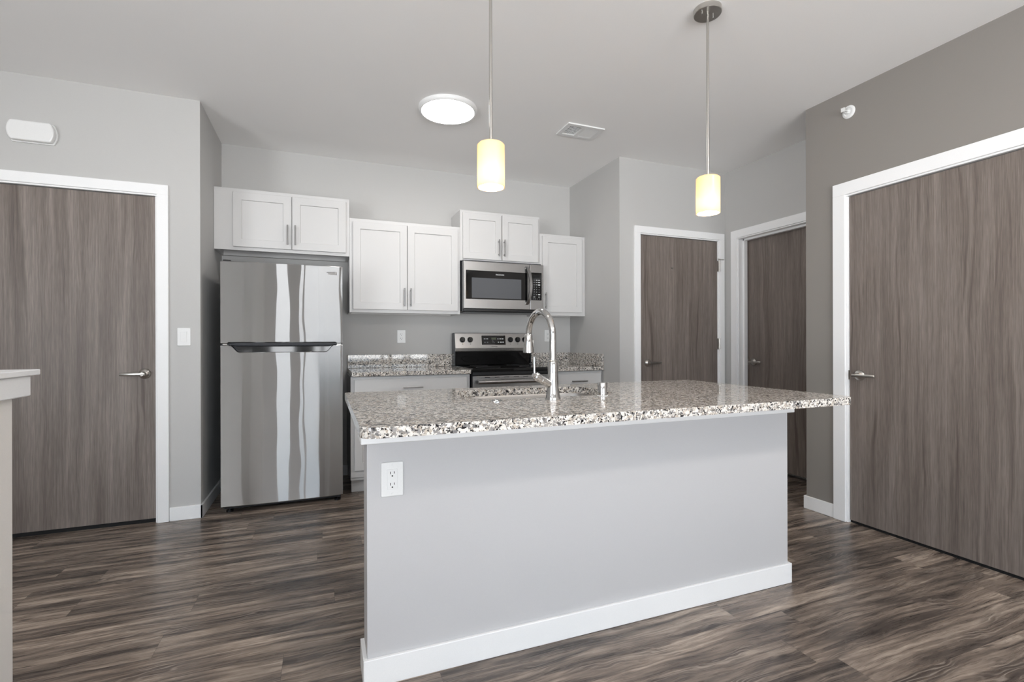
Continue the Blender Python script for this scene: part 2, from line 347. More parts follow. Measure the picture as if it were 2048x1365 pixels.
# door casings (trim) with jambs
def casing(n, axis, face, a, b, top, wd, depth_to, out, label, stop=None):
    """flat casing proud of the wall plus the jamb lining of the recess; out = direction of the room"""
    m = MB(); th = 0.017
    def bx(p, q, l, h, z0, z1):
        l, h = min(l, h), max(l, h)
        m.box(p, q, l, h, z0, z1, 0.0015, 1) if axis == 'y' else m.box(l, h, p, q, z0, z1, 0.0015, 1)
    f0, f1 = face, face + out * th
    g = 0.012
    if n != 1: bx(a - g - wd, a - g, f0, f1, 0, top + g)
    else: bx(a - g - wd, a - g, f0, f1, 0, top + g)
    bx(b + g, b + g + wd, f0, f1, 0, top + g)
    bx(a - g - wd, b + g + wd, f0, f1, top + g, top + g + wd)
    bx(a - g, a - 0.002, face + out * 0.006, depth_to, 0, top); bx(b + 0.002, b + g, face + out * 0.006, depth_to, 0, top); bx(a - g, b + g, face + out * 0.006, depth_to, top + .002, top + g)
    if stop:
        for (p, q, z0, z1) in ((a - .002, a + .016, 0, top + .002), (b - .016, b + .002, 0, top + .002), (a, b, top - .014, top + .002)): bx(p, q, stop[0], stop[1], z0, z1)
    return struct('trim_%d' % n, m, 'trim', label, 'door casing')
casing(1, 'y', YL, D1[0], D1[1], 2.086, 0.062, YL + .10, -1, 'white casing around the wood door at far left')
casing(2, 'y', YD, D2[0], D2[1], 2.088, 0.060, YD + .10, -1, 'white casing around the far wood door with the peephole')
casing(3, 'x', XS, D3[0], D3[1], 2.086, 0.070, XS + .16, -1, 'white deep casing around the shaded door in the entry nook', stop=(XS + .045, XS + .085))
casing(4, 'x', XW, D4[0], D4[1], 2.066, 0.078, XW + .10, -1, 'white casing around the large wood door at right')

# doors
def lever(parent, c, out, along, tip=0.12, name='door_handle'):
    """round rose, neck and flat lever: out = unit vector into the room, along = unit vector of the lever"""
    c, out, along = Vector(c), Vector(out), Vector(along)
    ax = 'y' if abs(out.y) > .5 else 'x'; s = out.y if ax == 'y' else out.x
    h = MB().lathe(c, [(0.033, 0), (0.033, s * .004), (0.028, s * .013), (0.014, s * .020), (0.0115, s * .030), (0.011, s * .058)], ax, 40).build(name, 'nickel', parent, True)
    p = c + out * .052; zv = Vector((0, 0, 1)); k = MB(); prev = None
    q0 = p - along * .014; cs = []
    for tt, hh, dd in ((0, .009, .007), (.03, .0105, .008), (.08, .0095, .006), (tip - .004, .0085, .005), (tip, .007, .004)):
        o_ = q0 + along * tt - out * (0.012 * (tt / tip) ** 2)
        cs.append([k.b.verts.new(o_ + zv * (hh * a) + out * (dd * b)) for a, b in ((1, .6), (.6, 1), (-.6, 1), (-1, .6), (-1, -.6), (-.6, -1), (.6, -1), (1, -.6))])
    for a, b in zip(cs, cs[1:]):
        for i in range(8): k.b.faces.new((a[i], a[(i + 1) % 8], b[(i + 1) % 8], b[i]))
    k.b.faces.new(cs[0][::-1]); k.b.faces.new(cs[-1])
    k.build('lever', 'nickel', h, True); return h
GAP = 0.018
def gap_dark(d, axis, a, b, f0, f1):  # dark strip standing in for the shade in the gap under a door
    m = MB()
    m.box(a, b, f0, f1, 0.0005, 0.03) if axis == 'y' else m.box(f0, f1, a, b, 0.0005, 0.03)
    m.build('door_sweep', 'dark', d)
d1 = struct('door_1', MB().box(D1[0], D1[1], YL + .008, YL + .052, 0.026, 2.083, 0.001, 1), 'door1', 'grey brown wood veneer door at far left beside the light switch', 'door')
gap_dark(d1, 'y', D1[0], D1[1], YL + .018, YL + .050)
lever(d1, (-1.053, YL + .008, 0.953), (0, -1, 0), (-1, 0, 0), .135)
d2 = struct('door_2', MB().box(D2[0], D2[1], YD + .004, YD + .048, GAP, 2.085, 0.001, 1), 'door2', 'grey brown wood door with peephole, straight ahead beyond the island', 'door')
lever(d2, (2.668, YD + .004, 0.962), (0, -1, 0), (1, 0, 0), .135)
MB().lathe((2.936, YD + .004, 1.812), [(0.008, 0), (0.008, -.003), (0.004, -.004)], 'y', 20).build('peephole', 'nickel', d2, True)
for zc in (1.855, 1.128):
    hg = MB().tube([(3.466, YD - .020, zc - .05), (3.466, YD - .020, zc + .05)], .0065, 14).box(3.452, 3.466, YD - .019, YD + .004, zc - .05, zc + .05).build('hinge', 'nickel', d2, True)
    if zc > 1.5:
        MB().tube([(3.466, YD - .020, zc + .05), (3.466, YD - .020, zc + .062)], .007, 12).tube([(3.424, YD - .045, zc + .060), (3.466, YD - .028, zc + .060), (3.505, YD - .030, zc + .060)], .0045, 10).build('hinge_stop', 'nickel', hg, True)
d3 = struct('door_3', MB().box(XS + .10, XS + .144, D3[0], D3[1], 0.036, 2.082, 0.001, 1), 'door3', 'shaded brown wood door in the side wall of the entry nook', 'door')
lever(d3, (XS + .10, 3.325, 0.962), (-1, 0, 0), (0, -1, 0), .12)
MB().box(XS + .098, XS + .101, 3.386, 3.395, .93, .99).build('latch_plate', 'nickel', d3)
d4 = struct('door_4', MB().box(XW + .010, XW + .054, D4[0], D4[1], 0.017, 2.063, 0.001, 1), 'door4', 'large grey brown wood door in the taupe accent wall at right', 'door')
gap_dark(d4, 'x', D4[0], D4[1], XW + .018, XW + .052)
lever(d4, (XW + .010, 2.035, 0.936), (-1, 0, 0), (0, -1, 0), .125)
MB().box(XW - .001, XW + .012, 2.0985, 2.1095, .905, .965, .002).build('strike_plate', 'nickel', d4)

# baseboards
BH = 0.087
struct('baseboard_left', MB().box(D1[1] + .076, XL + .013, YL - .013, YL, 0, BH, .002, 1).box(XL, XL + .013, YL - .013, YB, 0, BH, .002, 1).box(XFAR, D1[0] - .076, YL - .013, YL, 0, BH), 'trim', 'white baseboard at the foot of the left wall, near the refrigerator', 'baseboard')
struct('baseboard_back', MB().box(XL + .013, 0.2, YB - .013, YB, 0, BH), 'trim', 'white baseboard behind the refrigerator', 'baseboard')
struct('baseboard_right', MB().box(XW - .013, XW, D4[1] + .091, YW + .013, 0, BH, .002, 1).box(XW, XS, YW, YW + .013, 0, BH).box(XW - .013, XW, YF, D4[0] - .091, 0, BH), 'trim', 'white baseboard on the taupe accent wall', 'baseboard')
struct('baseboard_back_right', MB().box(XR, D2[0] - .074, YD - .013, YD, 0, BH).box(D2[1] + .074, XS, YD - .013, YD, 0, BH), 'trim', 'white baseboard beside the far wood door', 'baseboard')

# half wall in the left foreground
hx, hy = -0.838, 1.838
struct('wall_half', MB().box(-0.955, hx, 0.75, hy, 0, 1.048), 'half', 'light grey half wall with white cap in the left foreground', 'half wall')
struct('trim_5', MB().box(-0.990, hx + .032, 0.70, hy + .078, 1.052, 1.069, .002, 1), 'trim', 'white flat cap on the half wall in the left foreground', 'wall cap')
struct('trim_6', MB().box(-0.955 - .016, hx + .020, 0.72, hy + .053, 0.990, 1.0515, .003, 1), 'trim', 'white apron board under the cap of the half wall', 'wall trim')

# ------------------------------------------------------------------ cabinets
def bar_handle(parent, c, L, vertical, yf, r=0.0055):
    x, z = c; d = L / 2 - .018
    if vertical: ends = [(x, yf - .032, z - L / 2), (x, yf - .032, z + L / 2)]; posts = [(x, z - d), (x, z + d)]
    else: ends = [(x - L / 2, yf - .032, z), (x + L / 2, yf - .032, z)]; posts = [(x - d, z), (x + d, z)]
    h = MB().tube(ends, r, 14)
    for px_, pz in posts: h.tube([(px_, yf - .032, pz), (px_, yf, pz)], r * .8, 10)
    return h.build('handle', 'pull', parent, True)
YC = 4.148                                     # front of the wall cabinet frames
def wall_cabinet(name, label, x0, x1, z0, z1, doors, handles, group='white wall cabinets', underlip=0.02):
    t = thing(name, label, 'cabinet', ((x0 + x1) / 2, YB, z0), group)
    m = MB(); k = .018
    m.box(x0, x0 + k, YC + .019, YB, z0, z1).box(x1 - k, x1, YC + .019, YB, z0, z1)
    m.box(x0 + k, x1 - k, YC + .019, YB, z1 - k, z1).box(x0 + k, x1 - k, YC + .019, YB, z0 + underlip, z0 + underlip + k)
    m.box(x0 + k, x1 - k, YB - .008, YB, z0 + underlip + k, z1 - k)
    m.box(x0 + k, x1 - k, YB - .045, YB - .008, z0, z0 + underlip)
    fx0, fx1 = doors[0][0], doors[-1][1]
    m.box(x0, fx0 + .02, YC, YC + .019, z0, z1).box(fx1 - .02, x1, YC, YC + .019, z0, z1)
    m.box(fx0 + .02, fx1 - .02, YC, YC + .019, z1 - .04, z1).box(fx0 + .02, fx1 - .02, YC, YC + .019, z0, z0 + .04)
    if len(doors) == 2: m.box(doors[0][1] - .02, doors[1][0] + .02, YC, YC + .019, z0 + .04, z1 - .04)
    m.build('cabinet_box', 'cab', t)
    for (a, b, c_, d), hh in zip(doors, handles):
        dr = MB().shaker(a, b, c_, d, YC - .0205, .020).build('door', 'cab', t)
        bar_handle(dr, hh, .152, True, YC - .0205)
    return t
wall_cabinet('wall_cabinet', 'white two-door shaker cabinet mounted above the refrigerator', XL + .002, .2035, 1.845, 2.306,
             [(-.620, -.2215, 1.869, 2.278), (-.2165, .178, 1.869, 2.279)], [(-.2475, 1.975), (-.193, 1.976)], underlip=.05)
wall_cabinet('wall_cabinet', 'tall white two-door shaker cabinet between the refrigerator and the microwave', .205, 1.1265, 1.394, 2.158,
             [(.231, .6635, 1.420, 2.130), (.6695, 1.104, 1.420, 2.131)], [(.639, 1.5245), (.692, 1.5245)])
wall_cabinet('wall_cabinet', 'short white two-door shaker cabinet above the microwave', 1.128, 1.893, 1.868, 2.314,
             [(1.150, 1.509, 1.886, 2.292), (1.517, 1.872, 1.886, 2.293)], [(1.479, 1.993), (1.5315, 1.993)])
wall_cabinet('wall_cabinet', 'narrow white single-door shaker cabinet in the right corner beside the microwave', 1.895, 2.376, 1.398, 2.164,
             [(1.917, 2.335, 1.430, 2.142)], [(1.944, 1.533)])

YBF = 3.845                                    # front of the base cabinet frames
def base_cabinet(label, x0, x1, drawer, hx, doors):
    t = thing('base_cabinet', label, 'cabinet', ((x0 + x1) / 2, YB, 0), 'white base cabinets')
    MB().box(x0, x1, YBF + .019, YB - .002, .105, .888).box(x0, x0 + .035, YBF, YBF + .019, .13, .888).box(x1 - .035, x1, YBF, YBF + .019, .13, .888) \
        .box(x0 + .035, x1 - .035, YBF, YBF + .019, .855, .888).box(x0 + .035, x1 - .035, YBF, YBF + .019, .13, .18).box(x0 + .035, x1 - .035, YBF, YBF + .019, .70, .74) \
        .build('cabinet_box', 'cab', t)
    MB().box(x0 + .008, x1 - .004, 3.925, 3.943, 0, .105).build('toe_kick', 'cab', t)
    d = MB().box(drawer[0], drawer[1], YBF - .0205, YBF - .0005, .735, .867, .002, 1).build('drawer', 'cab', t)
    bar_handle(d, (hx, .800), .153, False, YBF - .0205)
    for a, b in doors:
        dr = MB().shaker(a, b, .182, .722, YBF - .0205, .020).build('door', 'cab', t)
        bar_handle(dr, (b - .03 if a < .5 else a + .03, .62), .152, True, YBF - .0205)
    return t
base_cabinet('white base cabinet with a wide drawer, between the refrigerator and the range', .196, 1.124, (.222, 1.096), .656, [(.222, .656), (.662, 1.096)])
base_cabinet('white base cabinet with a drawer, right of the range', 1.897, 2.376, (1.925, 2.358), 2.123, [(1.925, 2.358)])
def counter(label, x0, x1, side=False):
    t = thing('countertop', label, 'countertop', ((x0 + x1) / 2, YB, .892), 'granite counters on the back wall')
    MB().box(x0, x1, 3.808, YB - .001, .892, .924).build('slab', 'granite', t, bevel=.003)
    MB().box(x0, x1, YB - .021, YB - .001, .9245, 1.040).build('backsplash', 'granite', t, bevel=.002)
    if side: MB().box(x1 - .021, x1, 3.810, YB - .022, .9245, 1.040).build('side_splash', 'granite', t, bevel=.002)
counter('speckled granite countertop with backsplash, left of the range', .203, 1.127)
counter('speckled granite countertop with corner side splash, right of the range', 1.894, 2.377, True)

# ------------------------------------------------------------------ refrigerator
def fridge():
    x0, x1, yf = -.635, .135, 3.720; xc, hw = (x0 + x1) / 2, (x1 - x0) / 2
    t = thing('refrigerator', 'stainless steel top-freezer refrigerator standing beside the left wall', 'refrigerator', (xc, 4.1, 0))
    MB().box(x0 + .006, x1 - .006, 3.802, 4.40, .045, 1.690, .004).build('body', 'bside', t)
    bow = lambda x: yf + .014 * ((x - xc) / hw) ** 2
    def panel(zb, zt, name):
        """bowed door skin; zb, zt give lower and upper edge for each x"""
        m = MB(); n = 64; cols = []
        for i in range(n + 1):
            x = x0 + (x1 - x0) * i / n; y = bow(x); a, b = zb(x), zt(x); e = .004
            y2 = 3.798
            cols.append([m.b.verts.new(p) for p in ((x, y2, a), (x, y + e, a), (x, y, a + e), (x, y, (a * 2 + b) / 3), (x, y, (a + 2 * b) / 3), (x, y, b - e), (x, y + e, b), (x, y2, b))])
        for p, q in zip(cols, cols[1:]):
            for k in range(8): m.b.faces.new((p[k], q[k], q[(k + 1) % 8], p[(k + 1) % 8]))
        m.b.faces.new(cols[0]); m.b.faces.new(cols[-1][::-1])
        return m.build(name, 'fridge', t, True)
    fz = panel(lambda x: 1.142 + (.008 if x0 + .045 < x < x1 - .04 else 0), lambda x: 1.698, 'freezer_door')
    def notch(x):
        a, b = x0 + .055, x1 - .058; f = .055
        if x < a or x > b: d = 0
        else:
            d = min(1, (x - a) / f, (b - x) / f); d = d * d * (3 - 2 * d)
        return 1.132 - .048 * d
    dr = panel(lambda x: .045, notch, 'fridge_door')
    g = MB(); n = 40; top, bot = [], []
    for i in range(n + 1):
        x = x0 + .045 + (x1 - x0 - .085) * i / n; f = min(1, i / 3, (n - i) / 3); top.append((x, 1.1365 + .011 * f)); bot.append((x, 1.1335 - .012 * f))
    m = MB(); cols = []
    for (x, zt), (_, zb) in zip(top, bot):
        y = bow(x) - .002
        cols.append([m.b.verts.new(p) for p in ((x, 3.79, zb), (x, y + .006, zb), (x, y - .004, zb + .006), (x, y - .006, (zb + zt) / 2), (x, y, zt), (x, 3.79, zt))])
    for p, q in zip(cols, cols[1:]):
        for k in range(6): m.b.faces.new((p[k], q[k], q[(k + 1) % 6], p[(k + 1) % 6]))
    m.b.faces.new(cols[0]); m.b.faces.new(cols[-1][::-1]); m.build('handle_grip', 'smoke', fz, True); g.b.free()
    MB().box(x0 + .06, x1 - .062, 3.768, 3.799, 1.070, 1.133).build('handle_recess', 'bglass', dr)
    MB().box(x0 + .004, x1 - .004, 3.758, 3.805, 1.131, 1.143).build('door_gasket', 'black', t)
    for xx in (x0 + .03, x1 - .02): MB().box(xx - .018, xx + .010, 3.735, 3.765, 1.1335, 1.1405, .002).build('hinge', 'nickel', t)
    MB().box(x0 + .012, x0 + .058, 3.752, 3.83, 1.699, 1.710, .004).build('hinge_cover', 'black', t)
    MB().box(x0 + .012, x1 - .012, 3.772, 3.80, .022, .0445).build('base_grille', 'black', t)
    for xx in (x0 + .045, x1 - .035):
        ft = MB().lathe((xx, 3.785, 0), [(.022, 0), (.022, .012), (.008, .014), (.008, .046)], 'z', 20).build('foot', 'black', t, True)
    b = MB().box(.018, .098, bow(.06) - .0012, bow(.06) + .006, 1.636, 1.656, .001, 1).build('badge', 'chrome', fz)
    text_mesh('badge_lettering', 'FRIGIDAIRE', .0115, (.058, bow(.06) - .0016, 1.6495), FACE_Y, 'ink', b)
fridge()

# ------------------------------------------------------------------ microwave
def microwave():
    x0, x1, yf, z0, z1 = 1.133, 1.887, 4.045, 1.440, 1.851
    t = thing('microwave', 'stainless over-the-range microwave under the short white cabinet', 'microwave', ((x0 + x1) / 2, YB, z0))
    MB().box(x0 + .004, x1 - .004, 4.092, YB - .002, z0 - .022, 1.8655).build('body', 'smoke', t)
    MB().box(x0 + .02, x1 - .02, 4.06, 4.30, z0 - .030, z0 - .0225, .003).build('underside_vent', 'black', t)
    MB().box(x0 + .006, x1 - .006, 4.062, 4.092, z0 - .020, z0 - .001).build('bottom_grille', 'black', t)
    xd = 1.752
    MB().box(x0, xd - .0012, yf, 4.0915, z0, z1, .004).build('door', 'steel', t)
    dr = t.children[-1]
    MB().box(1.151, 1.722, yf - .003, yf + .004, 1.523, 1.772, .002, 1).build('door_glass', 'bglass', dr)
    MB().box(1.203, 1.664, yf - .0042, yf, 1.533, 1.708).build('window_screen', 'greymesh', dr)
    text_mesh('door_lettering', 'FRIGIDAIRE', .0155, (1.462, yf - .0044, 1.741), FACE_Y, 'mark', dr)
    h = MB(); pts = []
    for i in range(17):
        a = i / 16; z = 1.486 + (1.827 - 1.486) * a; bul = math.sin(PI * a) ** .7
        pts.append((1.718 + .022 * bul, yf - .010 - .042 * bul, z))
    ring = []
    for (x, y, z) in pts: ring.append([h.b.verts.new((x + dx, y + dy, z)) for dx, dy in ((-.016, .003), (-.012, -.005), (.012, -.005), (.016, .003), (.011, .008), (-.011, .008))])
    for p, q in zip(ring, ring[1:]):
        for k in range(6): h.b.faces.new((p[k], q[k], q[(k + 1) % 6], p[(k + 1) % 6]))
    h.b.faces.new(ring[0]); h.b.faces.new(ring[-1][::-1])
    h.box(1.706, 1.730, yf - .012, yf, 1.486, 1.506).box(1.706, 1.730, yf - .012, yf, 1.807, 1.827)
    h.build('handle', 'steel', dr, True)
    cp = MB().box(xd + .0012, x1, yf, 4.0915, z0, z1, .004).build('control_panel', 'steel', t)
    kp = MB().box(1.763, 1.868, yf - .0025, yf + .003, 1.527, 1.780, .003).build('keypad', 'bglass', cp)
    yk = yf - .003
    def bar(cx, cz, wd, ht, mat='mark'): MB().box(cx - wd / 2, cx + wd / 2, yk - .0003, yk, cz - ht / 2, cz + ht / 2).build('key_marking', mat, cp)
    X3 = (1.7925, 1.8165, 1.8405); zr = 1.711
    for r in range(3):
        for k in range(3): bar(X3[k], zr - r * .0215, (.017, .014, .020)[k], (.004, .007, .009)[r] if k != 1 else .004, 'dim' if k == 0 else 'mark')
    for r in range(3):
        for k in range(3): text_mesh('key_digit', str(r * 3 + k + 1), .0125, (X3[k], yk - .0002, 1.647 - r * .0225), FACE_Y, 'mark', cp)
    text_mesh('key_digit', '0', .0125, (X3[1], yk - .0002, 1.5795), FACE_Y, 'mark', cp)
    bar(X3[2], 1.5795, .020, .007); bar(X3[0], 1.5795, .017, .003, 'dim'); bar(X3[0], 1.558, .017, .0035); bar(X3[2], 1.558, .017, .0035)
    for k in range(4): bar(1.788 + k * .0185, 1.540, .007, .007, 'dim')
    MB().box(1.785, 1.846, yk - .0003, yk, 1.732, 1.752).build('clock_window', 'dark', cp)
microwave()

# ------------------------------------------------------------------ range
def stove():
    x0, x1 = 1.134, 1.888
    t = thing('range', 'black and stainless freestanding electric range between the base cabinets', 'range', ((x0 + x1) / 2, 4.1, 0))
    MB().box(x0, x1, 3.83, 4.42, .02, .905).build('body', 'black', t)
    for a in (x0 + .05, x1 - .05):
        for b in (3.88, 4.36): MB().lathe((a, b, 0), [(.018, 0), (.018, .02)], 'z', 16).build('foot', 'black', t, True)
    ck = MB().box(x0 - .002, x1 + .002, 3.788, 4.375, .9055, .934, .006).build('cooktop', 'bglass', t)
    for (cx, cy, r) in ((1.32, 3.95, .105), (1.70, 3.95, .085), (1.32, 4.22, .08), (1.70, 4.22, .105)):
        MB().lathe((cx, cy, .934), [(r, 0), (r, .0003), (r - .003, .0003), (r - .003, 0)], 'z', 48, (False, False)).build('burner_ring', 'dim', ck)
    MB().prism([(4.372, .934), (4.435, .934), (4.435, 1.062), (4.350, 1.062)], 'x', x0 + .003, x1 - .003).build('back_riser', 'bglass', t, bevel=.003)
    bgd = MB().prism([(4.348, 1.0625), (4.437, 1.0625), (4.437, 1.229), (4.392, 1.235), (4.368, 1.232), (4.342, 1.094)], 'x', x0, x1).build('backguard', 'steel', t, bevel=.003)
    for xe in (x0 - .008, x1): MB().prism([(4.350, .936), (4.438, .936), (4.438, 1.232), (4.376, 1.234), (4.346, 1.09)], 'x', xe, xe + .008).build('end_cap', 'smoke', t)
    n = Vector((0, -(1.232 - 1.094), (4.368 - 4.342))).normalized()        # outward normal of the sloped face
    upv = Vector((0, n.z * -1 * -1, -n.y)).normalized()
    rot = Matrix((Vector((1, 0, 0)), upv, n)).transposed()
    def at(x, s, lift=0.0): return Vector((x, 4.342, 1.094)) + upv * s + n * lift
    def plate(name, xa, xb, sa, sb, lift, mat, parent, th=.002):
        m = MB(); A = [m.b.verts.new(at(x, s, lift)) for x, s in ((xa, sa), (xb, sa), (xb, sb), (xa, sb))]; B = [m.b.verts.new(at(x, s, lift - th)) for x, s in ((xa, sa), (xb, sa), (xb, sb), (xa, sb))]
        m.b.faces.new(A); m.b.faces.new(B[::-1])
        for i in range(4): m.b.faces.new((A[i], B[i], B[(i + 1) % 4], A[(i + 1) % 4]))
        return m.build(name, mat, parent)
    for xk in (1.205, 1.279, 1.679, 1.754, 1.828):
        m = MB().lathe((0, 0, 0), [(.026, 0), (.026, .004), (.0235, .006), (.0215, .022), (.019, .025)], 'z', 32).box(-.005, .005, -.021, .021, .022, .031, .001, 1)
        bmesh.ops.transform(m.b, matrix=Matrix.Translation(at(xk, .078)) @ rot.to_4x4() @ Matrix.Rotation(.5, 4, 'Z'), verts=m.b.verts)
        kb = m.build('knob', 'black', t, True)
        plate('knob_marking', xk - .004, xk + .004, .034, .040, .0007, 'dim', kb)
    plate('display_frame', 1.386, 1.632, .026, .122, .0012, 'chrome', bgd)
    dp = plate('display', 1.390, 1.628, .029, .119, .003, 'bglass', bgd)
    def mk(xa, xb, sa, sb, mat='mark'): plate('display_marking', xa, xb, sa, sb, .0036, mat, bgd, .0005)
    for xa in (1.412, 1.437): mk(xa, xa + .017, .083, .089); mk(xa + .003, xa + .017, .046, .058, 'dim')
    mk(1.487, 1.533, .078, .098, 'led')
    for s_, wd in ((.070, .010), (.060, .016), (.050, .027)): mk(1.494, 1.494 + wd, s_, s_ + .004, 'dim')
    for xa, wd in ((1.548, .010), (1.568, .019), (1.594, .013)): mk(xa, xa + wd, .082, .090); mk(xa + .002, xa + wd + .002, .050, .058)
    text_mesh('lettering', 'FRIGIDAIRE', .0115, at(1.516, .013, .0008), rot, 'ink', bgd)
    MB().box(x0, x1, 3.792, 3.83, .876, .9050, .002, 1).build('front_trim', 'black', t)
    od = MB().box(x0 + .004, x1 - .004, 3.782, 3.829, .235, .872, .005).build('oven_door', 'steel', t)
    MB().box(x0 + .085, x1 - .085, 3.779, 3.786, .33, .772).build('oven_window', 'bglass', od)
    hb = MB(); L = x1 - x0
    hb.tube([(x0 + .03, 3.735, .826), (x1 - .03, 3.735, .826)], .0165, 20)
    for xx in (x0 + .06, x1 - .06): hb.tube([(xx, 3.735, .826), (xx, 3.783, .826)], .012, 14)
    hb.build('handle', 'steel', od, True)
    for i in range(7): MB().box(x0 + .10 + i * .085, x0 + .145 + i * .085, 3.7812, 3.784, .8565, .861).build('vent_slot', 'black', od)
    dw = MB().box(x0 + .004, x1 - .004, 3.785, 3.829, .06, .225, .005).build('storage_drawer', 'steel', t)
stove()

# ------------------------------------------------------------------ island
ZI = 0.910
def island():
    t = thing('kitchen_island', 'pale grey kitchen island base with white baseboard, under the granite top', 'kitchen island', (1.1, 1.9, 0))
    MB().box(.1365, 2.066, 1.687, 1.812, 0, ZI - .0325).build('front_panel', 'island', t, bevel=.002)
    MB().box(.1235, 2.079, 1.674, 1.687, 0, .0925, .002, 1).box(.1235, .1365, 1.687, 1.812, 0, .0925).box(2.066, 2.079, 1.687, 1.812, 0, .0925).build('baseboard', 'trim', t)
    MB().box(.117, 2.090, 1.667, 1.687, .811, ZI - .0325, .002, 1).box(.117, .1365, 1.687, 1.812, .811, ZI - .0325).box(2.066, 2.090, 1.687, 1.812, .811, ZI - .0325).build('support_trim', 'trim', t)
    MB().box(.205, .235, 1.8125, 2.41, .10, ZI - .0325).box(2.0, 2.03, 1.8125, 2.41, .10, ZI - .0325).box(.235, 2.0, 2.39, 2.41, .10, ZI - .0325).box(.235, 2.0, 1.8125, 2.39, .10, .12).box(.205, 2.03, 2.33, 2.345, 0, .10).build('cabinet_box', 'cab', t)
    for a, b in ((.21, .655), (.66, 1.10), (1.105, 1.55), (1.555, 2.025)): 
        m = MB().shaker(a, b, .12, .86, -2.4305, .020); bmesh.ops.scale(m.b, vec=(1, -1, 1), verts=m.b.verts); m.build('door', 'cab', t)
island()
SINK = (.575, 1.285, 1.895, 2.315, .13)
def island_top():
    x0, x1, y0, y1 = .098, 2.125, 1.405, 2.440
    outer = rrect(x0, x1, y0, y1, (.01, .01, .045, .045), 8); inner = rrect(*SINK, 12)
    m = MB(); b = m.b
    def loop(pts, z): return [b.verts.new((p[0], p[1], z)) for p in pts]
    def edges(l): return [b.edges.new((l[i], l[(i + 1) % len(l)])) for i in range(len(l))]
    tops = []
    for z in (ZI, ZI - .032):
        o, i_ = loop(outer, z), loop(inner, z); bmesh.ops.triangle_fill(b, edges=edges(o) + edges(i_), use_beauty=True); tops.append((o, i_))
    for j in (0, 1):
        A, B = tops[0][j], tops[1][j]
        for k in range(len(A)): b.faces.new((A[k], A[(k + 1) % len(A)], B[(k + 1) % len(A)], B[k]))
    o = m.build('island_countertop', 'granite', bevel=.003)
    tag(o, 'speckled granite island countertop with sink cutout, overhanging the pale grey base', 'countertop')
    # undermount sink
    s = thing('sink', 'stainless steel undermount sink set in the island countertop', 'sink', ((SINK[0] + SINK[1]) / 2, (SINK[2] + SINK[3]) / 2, .70))
    m = MB(); b = m.b; zt = ZI - .0325
    prof = [(-.02, zt), (.006, zt), (.009, zt - .01), (.018, .74), (.05, .705), (.12, .700)]
    rings = []
    for off, z in prof: rings.append([b.verts.new((p[0], p[1], z)) for p in rrect(SINK[0] + off, SINK[1] - off, SINK[2] + off, SINK[3] - off, max(.02, SINK[4] - off), 12)])
    for A, B in zip(rings, rings[1:]):
        for k in range(len(A)): b.faces.new((A[k], A[(k + 1) % len(A)], B[(k + 1) % len(A)], B[k]))
    b.faces.new(rings[-1])
    m.build('basin', 'sinksteel', s, True)
    MB().lathe((.93, 2.1, .7005), [(.056, 0), (.056, .003), (.045, .004), (.042, .001)], 'z', 40).build('drain', 'chrome', s, True)
island_top()

def faucet():
    bx, by = .893, 1.826; z = ZI
    t = thing('faucet', 'tall chrome gooseneck pull-down faucet on the island countertop', 'faucet', (bx, by, z))
    MB().lathe((bx, by, z), [(.0325, 0), (.0325, .003), (.030, .012), (.0265, .03), (.0235, .055), (.0215, .08), (.0208, .10), (.0208, .152), (.0195, .156)], 'z', 40).build('body', 'chrome', t, True)
    MB().lathe((bx, by, z + .156), [(.0165, 0), (.0178, .002), (.0178, .005), (.015, .008)], 'z', 32).build('collar', 'nickel', t, True)
    dx, dy = -.018, .213; R = math.hypot(dx, dy) / 2; zc = z + .264
    pts = [(bx, by, z + .160), (bx, by, z + .21), (bx, by, z + .24)]
    for i in range(25):
        a = PI * i / 24; f = (1 - math.cos(a)) / 2; pts.append((bx + dx * f, by + dy * f, zc + R * math.sin(a)))
    ex, ey = bx + dx, by + dy; pts.append((ex, ey, z + .262))
    MB().tube(pts, .0140, 20).build('spout', 'chrome', t, True)
    sp = MB().lathe((ex, ey, z + .188), [(.019, 0), (.0246, .002), (.0248, .006), (.0205, .05), (.0175, .082), (.0155, .086)], 'z', 32).build('spray_head', 'chrome', t, True)
    MB().box(ex + .014, ex + .0225, ey - .012, ey + .002, z + .215, z + .247, .003).build('spray_button', 'nickel', sp)
    p0 = Vector((bx - .006, by, z + .058)); d = Vector((-.080, -.012, .042)).normalized()
    MB().tube([p0, p0 + d * .056, p0 + d * .057, p0 + d * .082, p0 + d * .088, p0 + d * .092], [.0170, .0170, .0160, .0178, .0168, .012], 24).build('valve', 'chrome', t, True)
    q = p0 + d * .090
    h = MB().tube([q + d * -.006, q + d * .012], .0085, 18).build('handle', 'chrome', t, True)
    q = q + d * .004
    MB().tube([q, q + Vector((.001, .006, .075)), q + Vector((.001, .006, .077))], [.0046, .0046, .003], 14).build('lever', 'chrome', h, True)
faucet()
t = thing('air_gap', 'small chrome air gap cylinder on the island countertop right of the faucet', 'air gap', (1.152, 1.858, ZI))
MB().lathe((1.152, 1.858, ZI), [(.0235, 0), (.0235, .002), (.021, .003)], 'z', 36).build('base_ring', 'plastic', t, True)
MB().lathe((1.152, 1.858, ZI + .003), [(.0205, 0), (.0205, .054), (.019, .056)], 'z', 36).build('cap', 'chrome', t, True)
t = thing('hole_cover', 'low chrome cover disc on the island countertop in front of the sink', 'hole cover', (.652, 1.846, ZI))
MB().lathe((.652, 1.846, ZI), [(.026, 0), (.026, .002), (.022, .004)], 'z', 36).build('plate', 'chrome', t, True)
MB().lathe((.652, 1.846, ZI + .004), [(.013, 0), (.013, .002), (.010, .0035)], 'z', 28).build('button', 'chrome', t, True)

